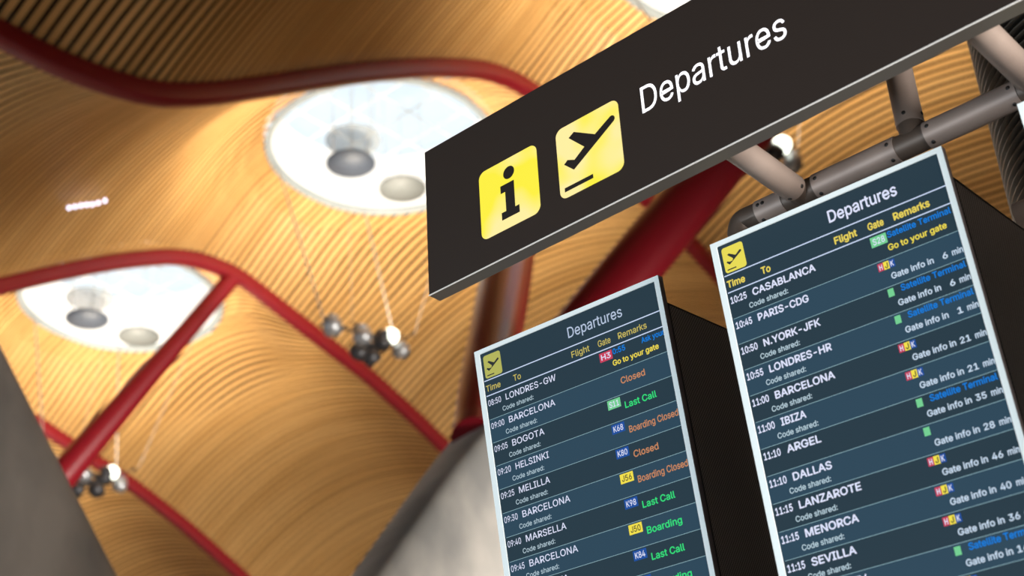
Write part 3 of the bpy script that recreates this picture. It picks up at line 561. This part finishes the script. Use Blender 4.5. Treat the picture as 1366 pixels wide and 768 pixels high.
# row of seven small lamps on the laths
def hit(px, py, off=0.10):
    v = ray(px, py); k = 5.0
    while k < 60:
        p = v*k
        if p.z/S > ceil(p.x/S, p.y/S)-off: return CAM+p
        k += 0.03
for i, (px, py) in enumerate([(92, 277), (100, 275.5), (108, 274), (115.5, 273), (123, 272.5), (131, 270.5), (140, 267.5)]):
    p = hit(px, py); mb = MB()
    mb.lathe([(0, -0.035), (0.024, -0.03), (0.035, 0.0), (0.024, 0.03), (0, 0.035)], 14)
    place = ['leftmost small round lamp', 'second small round lamp from the left', 'third small round lamp from the left', 'middle small round lamp',
             'third small round lamp from the right', 'second small round lamp from the right', 'rightmost small round lamp'][i]
    o = mb.build('small_lamp', M['small_lamp']); o.location = p
    tag(o, place+' of the short row on the ceiling at left', 'lamp', 'row of small round lamps')

# ------------------------------------------------------------------ the long dark sign
KS = 1.24
SX, SYY, SZ = -1.8856*KS, 2.009*KS, 1.5581*KS+1.6
SH, SD, SW = 0.4464, 0.0415, 2.9
t = thing('departures_sign', 'long dark brown overhead sign with yellow pictograms and white Departures lettering', 'sign', (SX, SYY, SZ))
mb = MB(); mb.box((0, 0.0015, 0), (SW, SD, SH)); cs = mb.build('case', M['sign_case'], t)
bv = cs.modifiers.new('b', 'BEVEL'); bv.width = 0.0012; bv.segments = 2
mb = MB(); mb.box((0.0012, -0.0005, 0.0022), (SW, 0.0015, SH-0.0012)); mb.build('face_panel', M['sign'], t)
mb = MB(); mb.box((0.0, -0.0016, -0.0004), (SW, 0.0014, 0.0018)); mb.build('edge_strip', M['sign_lip'], t)
def pict(x0, z0, w, kind):
    p = MB(); add_poly(p, rounded(x0, z0, x0+w, z0+w*1.045, 0.022, 8), -0.0012, 0)
    if kind == 'i':
        cxp = x0+w*0.52; r = 0.0185
        add_poly(p, [(0.2912+r*math.cos(2*PI*k/28), 0.2388+r*math.sin(2*PI*k/28)) for k in range(28)], -0.0016, 1)
        add_poly(p, [(0.2608, 0.2095), (0.3065, 0.2095), (0.3060, 0.1302), (0.2757, 0.1302), (0.2757, 0.1870), (0.2608, 0.1870)], -0.0016, 1)
        add_poly(p, [(0.2605, 0.1302), (0.3195, 0.1302), (0.3195, 0.1078), (0.2605, 0.1078)], -0.0016, 1)
    else:
        nose = [(0.622+0.0105*math.cos(math.radians(a)), 0.2325+0.0105*math.sin(math.radians(a))) for a in (130, 100, 70, 40, 10, -20, -50)]
        add_poly(p, [(0.4972, 0.1464), (0.4683, 0.1748), (0.4799, 0.1835), (0.5012, 0.1738), (0.5342, 0.1958)], -0.0016, 1)
        add_poly(p, [(0.4972, 0.1464), (0.5342, 0.1958), (0.5691, 0.2154), *nose], -0.0016, 1)
        add_poly(p, [(0.5342, 0.1958), (0.4888, 0.2442), (0.5065, 0.2540), (0.5691, 0.2154)], -0.0016, 1)
        add_poly(p, [(0.4640, 0.0958), (0.5525, 0.0958), (0.5525, 0.1077), (0.4640, 0.1077)], -0.0016, 1)
    o = p.build('information_pictogram' if kind == 'i' else 'aircraft_pictogram', [M['yellow'], M['black']], t)
    o['label'] = 'lit yellow rounded square with a black letter i' if kind == 'i' else 'lit yellow rounded square with a black departing aircraft'
pict(0.190, 0.0780, 0.1955, 'i')
pict(0.449, 0.0785, 0.1965, 'p')
p = MB(); add_text(p, 'Departures', 0.713, 1.117, 0.2015, 0.0745, -0.0014, 0, bold=0.0)
p.build('lettering', M['sign_text'], t)
mb = MB(); mb.lathe([(0, -0.003), (0.004, -0.002), (0.0045, 0)], 12); o = mb.build('screw', M['sign_lip'], t)
o.rotation_euler = (PI/2, 0, 0); o.location = (1.43, -0.0005, 0.006)

# ------------------------------------------------------------------ departure screens
TILT = 0.132; WD = 0.60; HT = 1.09
def screen(x, y, z, yaw, label, rows, dim, head_only=False):
    ex = Vector((math.cos(yaw), math.sin(yaw), 0)); ny = Vector((-math.sin(yaw), math.cos(yaw), 0))
    dn = Vector((0, 0, -1))*math.cos(TILT)+ny*math.sin(TILT); n = ny*math.cos(TILT)+Vector((0, 0, 1))*math.sin(TILT)
    t = thing('departures_screen', label, 'screen', (0, 0, 0), 'tall departures screens under the sign')
    mw = Matrix((ex, n, -dn)).transposed().to_4x4(); mw.translation = Vector((x, y, z+1.6))+dn*HT; t.matrix_world = mw
    Z = lambda v: HT-v
    # frame: front faces pale, sides grey
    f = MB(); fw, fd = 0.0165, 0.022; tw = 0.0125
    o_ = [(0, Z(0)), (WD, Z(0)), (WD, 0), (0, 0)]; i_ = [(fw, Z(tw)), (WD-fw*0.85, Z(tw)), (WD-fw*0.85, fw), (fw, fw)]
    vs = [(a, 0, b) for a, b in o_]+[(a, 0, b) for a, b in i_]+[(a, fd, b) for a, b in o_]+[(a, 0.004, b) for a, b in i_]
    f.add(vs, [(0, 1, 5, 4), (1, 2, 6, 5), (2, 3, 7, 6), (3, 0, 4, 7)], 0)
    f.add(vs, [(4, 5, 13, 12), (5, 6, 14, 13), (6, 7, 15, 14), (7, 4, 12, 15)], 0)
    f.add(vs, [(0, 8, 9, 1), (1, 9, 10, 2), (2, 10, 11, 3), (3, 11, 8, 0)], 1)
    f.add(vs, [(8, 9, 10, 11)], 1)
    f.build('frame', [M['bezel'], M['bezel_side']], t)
    # housing behind, perforated steel, inset from the top
    h = MB(); h.box((0.015, fd, 0.03), (WD-0.001, 0.52, Z(0.072))); ho = h.build('housing', M['perf'], t)
    e = MB(); e.box((WD-0.004, fd, Z(0.074)), (WD+0.0006, 0.52, Z(0.0705))); e.box((WD-0.006, fd, 0.03), (WD+0.0006, fd+0.006, Z(0.0705)))
    e.build('housing_edge', M['screw'], t)
    # the lit glass: header and alternating row bands
    mt = ['dark', 'blue', 'line', 'rule']
    g = MB(); yb = 0.003; x0, x1 = fw-0.001, WD-fw*0.85+0.001
    add_poly(g, [(x0, Z(0.012)), (x1, Z(0.012)), (x1, Z(0.137)), (x0, Z(0.137))], yb, 0)
    nrow = 15
    for i in range(nrow):
        a, b = 0.137+0.0643*i-0.0, 0.137+0.0643*(i+1)
        if b > HT-0.015: b = HT-0.015
        if a >= b: break
        add_poly(g, [(x0, Z(a)), (x1, Z(a)), (x1, Z(b)), (x0, Z(b))], yb, i % 2)
        add_poly(g, [(x0+.005, Z(b-0.0006)), (x1, Z(b-0.0006)), (x1, Z(b+0.0006)), (x0+.005, Z(b+0.0006))], yb-0.0003, 2)
    for v in (0.0915, 0.1345):
        add_poly(g, [(x0+.004, Z(v-0.0014)), (x1, Z(v-0.0014)), (x1, Z(v+0.0014)), (x0+.004, Z(v+0.0014))], yb-0.0004, 3)
    gp = g.build('screen_panel', [M['s_'+k] for k in mt], t)
    yt = 0.0022
    # pictogram
    p = MB(); add_poly(p, rounded(0.0255, Z(0.0865), 0.0835, Z(0.0215), 0.007, 5), 0.0024, 0)
    plane_pict(p, 0.0275, Z(0.0855), 0.0545, 0.0020, 1)
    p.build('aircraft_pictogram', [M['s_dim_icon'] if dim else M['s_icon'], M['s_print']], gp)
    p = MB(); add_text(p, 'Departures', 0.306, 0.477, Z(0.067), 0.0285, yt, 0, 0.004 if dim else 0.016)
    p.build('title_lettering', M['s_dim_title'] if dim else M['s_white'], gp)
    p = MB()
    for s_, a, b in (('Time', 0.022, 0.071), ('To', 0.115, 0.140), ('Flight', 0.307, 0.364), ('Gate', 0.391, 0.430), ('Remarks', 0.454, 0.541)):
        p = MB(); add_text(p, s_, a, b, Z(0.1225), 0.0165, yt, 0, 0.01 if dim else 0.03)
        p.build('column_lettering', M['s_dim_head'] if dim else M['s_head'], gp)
    if head_only: return t
    wmap = {'CASABLANCA': .166, 'PARIS-CDG': .133, 'N.YORK-JFK': .147, 'LONDRES-HR': .160, 'BARCELONA': .152, 'IBIZA': .064, 'ARGEL': .086,
            'DALLAS': .097, 'LANZAROTE': .152, 'MENORCA': .130, 'SEVILLA': .108, 'TEL AVIV': .118, 'LONDRES-GW': .166, 'BOGOTA': .105,
            'HELSINKI': .108, 'MELILLA': .100, 'MARSELLA': .128, 'CATANIA': .112}
    keys = ['white', 'soft', 'cyan', 'yellow', 'orange', 'green', 'badge_green', 'badge_red', 'badge_blue', 'badge_yellow', 'print', 'min']
    K = {k: i for i, k in enumerate(keys)}; mats = [M['s_'+k] for k in keys]
    for i, (tm, city, cs_, badge, top, bot) in enumerate(rows):
        r0 = 0.137+0.0643*i
        if r0+0.03 > HT-0.02: break
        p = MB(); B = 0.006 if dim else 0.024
        def done(nm):
            nonlocal p
            if p.v: p.build(nm, mats, gp)
            p = MB()
        add_text(p, tm, 0.0225, 0.066, Z(r0+0.0265), 0.0160, yt, K['white'], B); done('time_lettering')
        add_text(p, city, 0.082, 0.082+wmap[city], Z(r0+0.0268), 0.0170, yt, K['white'], B); done('destination_lettering')
        if cs_: add_text(p, 'Code shared:', 0.067, 0.170, Z(r0+0.0535), 0.0125, yt, K['soft'], 0.004 if dim else 0.014); done('code_shared_lettering')
        ty = yt-0.0002
        if badge == 'HJK':
            for q, (ch, bk, tk) in enumerate((('H', 'badge_red', 'white'), ('J', 'badge_yellow', 'print'), ('K', 'badge_blue', 'white'))):
                a = 0.391+q*0.0135
                add_poly(p, [(a, Z(r0+0.0235)), (a+0.0135, Z(r0+0.0235)), (a+0.0135, Z(r0+0.005)), (a, Z(r0+0.005))], yt, K[bk])
                add_text(p, ch, a+0.003, a+0.0105, Z(r0+0.0205), 0.0120, ty, K[tk], 0.02)
        elif badge == 'sq':
            add_poly(p, [(0.399, Z(r0+0.0235)), (0.413, Z(r0+0.0235)), (0.413, Z(r0+0.005)), (0.399, Z(r0+0.005))], yt, K['badge_green'])
        elif badge:
            bk, tk = {'S': ('badge_green', 'white'), 'H': ('badge_red', 'white'), 'K': ('badge_blue', 'white'), 'J': ('badge_yellow', 'print')}[badge[0]]
            a = 0.389; w = 0.039
            add_poly(p, [(a, Z(r0+0.0285)), (a+w, Z(r0+0.0285)), (a+w, Z(r0+0.0040)), (a, Z(r0+0.0040))], yt, K[bk])
            add_text(p, badge, a+0.005, a+w-0.005, Z(r0+0.0235), 0.0145, ty, K[tk], 0.012)
        done('gate_badge')
        if top: add_text(p, top, 0.430, 0.581 if len(top) > 12 else None, Z(r0+0.019), 0.0140, yt, K['cyan'], 0.02); done('terminal_lettering')
        if bot == 'Go to your gate': add_text(p, bot, 0.425, 0.564, Z(r0+0.0485), 0.0140, yt, K['yellow'], 0.02)
        elif bot.startswith('Gate info'):
            nn = bot.split()[-2]
            add_text(p, 'Gate info in', 0.416, 0.516, Z(r0+0.0495), 0.0135, yt, K['min'], 0.02); done('remark_lettering')
            add_text(p, nn, 0.549-0.012*len(nn), 0.549, Z(r0+0.0495), 0.0135, yt, K['min'], 0.02); done('minutes_lettering')
            add_text(p, 'min', 0.559, 0.584, Z(r0+0.0495), 0.0135, yt, K['min'], 0.02)
        elif bot:
            wd, col = {'Closed': (.073, 'orange'), 'Last Call': (.094, 'green'), 'Boarding Closed': (.144, 'orange'), 'Boarding': (.100, 'green')}[bot]
            add_text(p, bot, 0.439, 0.439+wd, Z(r0+0.0375), 0.0165, yt, K[col], 0.015)
        done('remark_lettering')
    return t
rowsA = [('08:50', 'LONDRES-GW', 1, 'H3', '0:55', 'Go to your gate'), ('09:00', 'BARCELONA', 1, '', '', 'Closed'),
         ('09:05', 'BOGOTA', 1, 'S11', '', 'Last Call'), ('09:20', 'HELSINKI', 1, 'K68', '', 'Boarding Closed'),
         ('09:25', 'MELILLA', 1, 'K80', '', 'Closed'), ('09:30', 'BARCELONA', 1, 'J56', '', 'Boarding Closed'),
         ('09:40', 'MARSELLA', 1, 'K98', '', 'Last Call'), ('09:45', 'BARCELONA', 1, 'J50', '', 'Boarding'),
         ('09:45', 'CATANIA', 1, 'K84', '', 'Last Call'), ('09:50', 'BARCELONA', 0, 'K90', '', 'Boarding')]
ST = 'Satellite Terminal'; GI = 'Gate info in %d min'
rowsB = [('10:25', 'CASABLANCA', 1, 'S28', ST, 'Go to your gate'), ('10:45', 'PARIS-CDG', 0, 'HJK', '', GI % 6),
         ('10:50', 'N.YORK-JFK', 1, 'sq', ST, GI % 6), ('10:55', 'LONDRES-HR', 1, 'sq', ST, GI % 1),
         ('11:00', 'BARCELONA', 1, 'HJK', '', GI % 21), ('11:00', 'IBIZA', 1, 'HJK', '', GI % 21),
         ('11:10', 'ARGEL', 0, 'sq', ST, GI % 35), ('11:10', 'DALLAS', 1, 'sq', '', GI % 28),
         ('11:15', 'LANZAROTE', 1, 'HJK', '', GI % 46), ('11:15', 'MENORCA', 1, 'HJK', '', GI % 40),
         ('11:15', 'SEVILLA', 1, 'HJK', '', GI % 36), ('11:15', 'TEL AVIV', 0, 'sq', ST, GI % 16), ('11:20', 'SEVILLA', 0, 'HJK', '', '')]
sA = screen(-2.4376, 2.7684, 1.9048, 0.0489, 'left departures screen in pale frame, first flight 08:50 LONDRES-GW', rowsA, True)
gpA = [c for c in sA.children if c.name.startswith('screen_panel')][0]
p = MB(); add_text(p, 'Ask your', 0.518, 0.5855, HT-0.156, 0.0140, 0.0022, 0, 0.02); p.build('remark_lettering', M['s_cyan'], gpA)
screen(-1.6378, 2.7322, 1.8766, 0.0428, 'right departures screen in pale frame, first flight 10:25 CASABLANCA', rowsB, False)
screen(-0.838, 2.699, 1.8520, 0.040, 'departures screen at the right edge of the photo, only its pale frame corner showing', [], False, True)

# ------------------------------------------------------------------ tube gantry
TY, TZ, TR = 2.87, 1.9932+1.6, 0.033
t = thing('tube_gantry', 'brown grey steel tube gantry with dark joints carrying sign and screens', 'tube frame', (0, TY, TZ))
def seg(a, b, r, key, name, n=28):
    mb = MB(); mb.sweep([Vector(a), Vector(b)], r, n); return mb.build(name, M[key], t)
def xpix(px): # x of the tube axis at that pixel column
    return at_plane(px, 291-0.464*(px-1000), 1, TY).x
xs = {k: xpix(k) for k in (1000, 1014, 1049, 1090, 1199, 1238, 1361, 1405)}
xe = xs[1000]
seg((xs[1014], 0, 0), (xs[1049], 0, 0), TR, 'tube', 'tube_section')
seg((xs[1090], 0, 0), (xs[1199], 0, 0), TR, 'tube', 'tube_section')
seg((xs[1238], 0, 0), (xs[1361], 0, 0), TR, 'tube', 'tube_section')
seg((xs[1049]-.002, 0, 0), (xs[1090]+.002, 0, 0), TR*0.93, 'joint', 'tube_joint')
seg((xs[1199]-.002, 0, 0), (xs[1238]+.002, 0, 0), TR*0.93, 'joint', 'tube_joint')
seg((xs[1361]-.002, 0, 0), (xs[1405]+.002, 0, 0), TR*0.93, 'joint', 'tube_joint')
seg((xs[1405], 0, 0), (0.4, 0, 0), TR, 'tube', 'tube_section')
# elbow at the left end, turning down behind the right screen
mb = MB(); rr = 0.038
pts = [(xs[1014]+.002, 0, 0)]+[(xe-0.012-rr*math.sin(a)*0.6, 0, -rr+rr*math.cos(a)) for a in [PI/2*i/8 for i in range(9)]]+[(xe-0.012-rr*0.6, 0, -0.075)]
mb.sweep(pts, TR*0.93, 24, ref=(0, 1, 0)); mb.build('tube_elbow', M['joint'], t)
xd = xe-0.012-rr*0.6
seg((xd, 0, -0.07), (xd, 0.0, -0.115), TR, 'tube', 'tube_section')
# connectors towards the back of the sign
j1 = (xs[1049]+xs[1090])/2; j3 = (xs[1361]+xs[1405])/2; j2 = (xs[1199]+xs[1238])/2
pj = at_plane(990, 203.5, 0, j1)
d1 = Vector((0, pj.y-TY, pj.z-TZ)); d1.normalize()
yend = SYY+SD-TY+0.001
for jx in (j1, j3):
    k = yend/d1.y
    e = Vector((jx, 0, 0))+d1*k; s0 = Vector((jx, 0, 0))+d1*0.040
    seg(s0, e, TR*1.02, 'tube', 'connector_tube')
    seg((jx, 0, 0), Vector((jx, 0, 0))+d1*0.05, TR*0.92, 'joint', 'connector_socket')
# vertical post from the joint upwards
seg((j2+.002, 0, 0.012), (j2+.002, 0, 0.06), TR*0.90, 'joint', 'post_socket')
seg((j2+.002, 0, 0.047), (j2+.004, 0, 1.0), TR, 'tube', 'hanging_post')
# rear lower tube
pr = at_plane(1352, 290, 1, 3.32)
seg((xpix(1240), pr.y-TY, pr.z-TZ), (0.4, pr.y-TY, pr.z-TZ), TR, 'tube', 'rear_tube')
seg((0.3, 0, 0), (0.3, pr.y-TY, pr.z-TZ), TR*0.9, 'joint', 'rear_link')
# recessed screws, placed on the camera-side of each section end
def screw(base, axis, ang, r):
    axis = Vector(axis).normalized(); a = Vector((0, 0, 1)) if abs(axis.z) < 0.9 else Vector((0, -1, 0))
    a = (a-axis*a.dot(axis)).normalized(); b = axis.cross(a)
    nrm = a*math.cos(ang)+b*math.sin(ang)
    mb = MB(); mb.lathe([(0, 0.0012), (0.0048, 0.0012), (0.0052, -0.001)], 14)
    o = mb.build('screw', M['screw'], t); o.location = Vector(base)+nrm*r; o.rotation_euler = nrm.to_track_quat('Z', 'Y').to_euler()
for k, s_ in ((1014, 1), (1090, 1), (1199, -1), (1238, 1), (1361, -1)):
    for ang in (1.45, 2.75):
        screw((xs[k]+s_*0.014, 0, 0), (1, 0, 0), ang, TR)
screw((xs[1014]+0.028, 0, 0), (1, 0, 0), 1.45, TR)
for jx in (j1, j3):
    for ang in (PI-0.2, 2*PI-2.0, 1.2):
        b_ = Vector((jx, 0, 0))+d1*0.052
        screw(b_, d1, ang, TR*1.02)
for ang in (0.1, 1.6, -1.5):
    screw((j2+.002, 0, 0.066), (0, 0, 1), ang, TR)

# ------------------------------------------------------------------ ribbed black column at the right edge
pc = at_plane(1311, 140, 1, 4.4)
dxy = Vector((pc.x, pc.y, 0)).normalized(); nr = Vector((dxy.y, -dxy.x, 0)); CR = 0.55
cc = pc+nr*CR
t = thing('ribbed_column', 'black round ribbed ventilation column at the right edge behind the tubes', 'column', (cc.x, cc.y, 0))
mb = MB(); z = 2.4
while z < 7.4:
    mb.lathe([(CR-0.03, z), (CR-0.001, z+0.001), (CR, z+0.006), (CR-0.03, z+0.007)], 64); z += 0.034
mb.build('ribs', M['fins'], t)
mb = MB(); mb.lathe([(CR-0.028, 2.4), (CR-0.028, 7.4)], 64); mb.build('core', M['core'], t)
mb = MB(); mb.lathe([(0, 0), (CR, 0), (CR, 2.4), (CR-0.03, 2.4)], 48); mb.build('base', M['dark_metal'], t)
mb = MB(); mb.lathe([(CR-0.05, 7.4), (CR+0.01, 7.4), (CR+0.01, 7.55), (0, 7.6)], 48); mb.build('cap', M['dark_metal'], t)
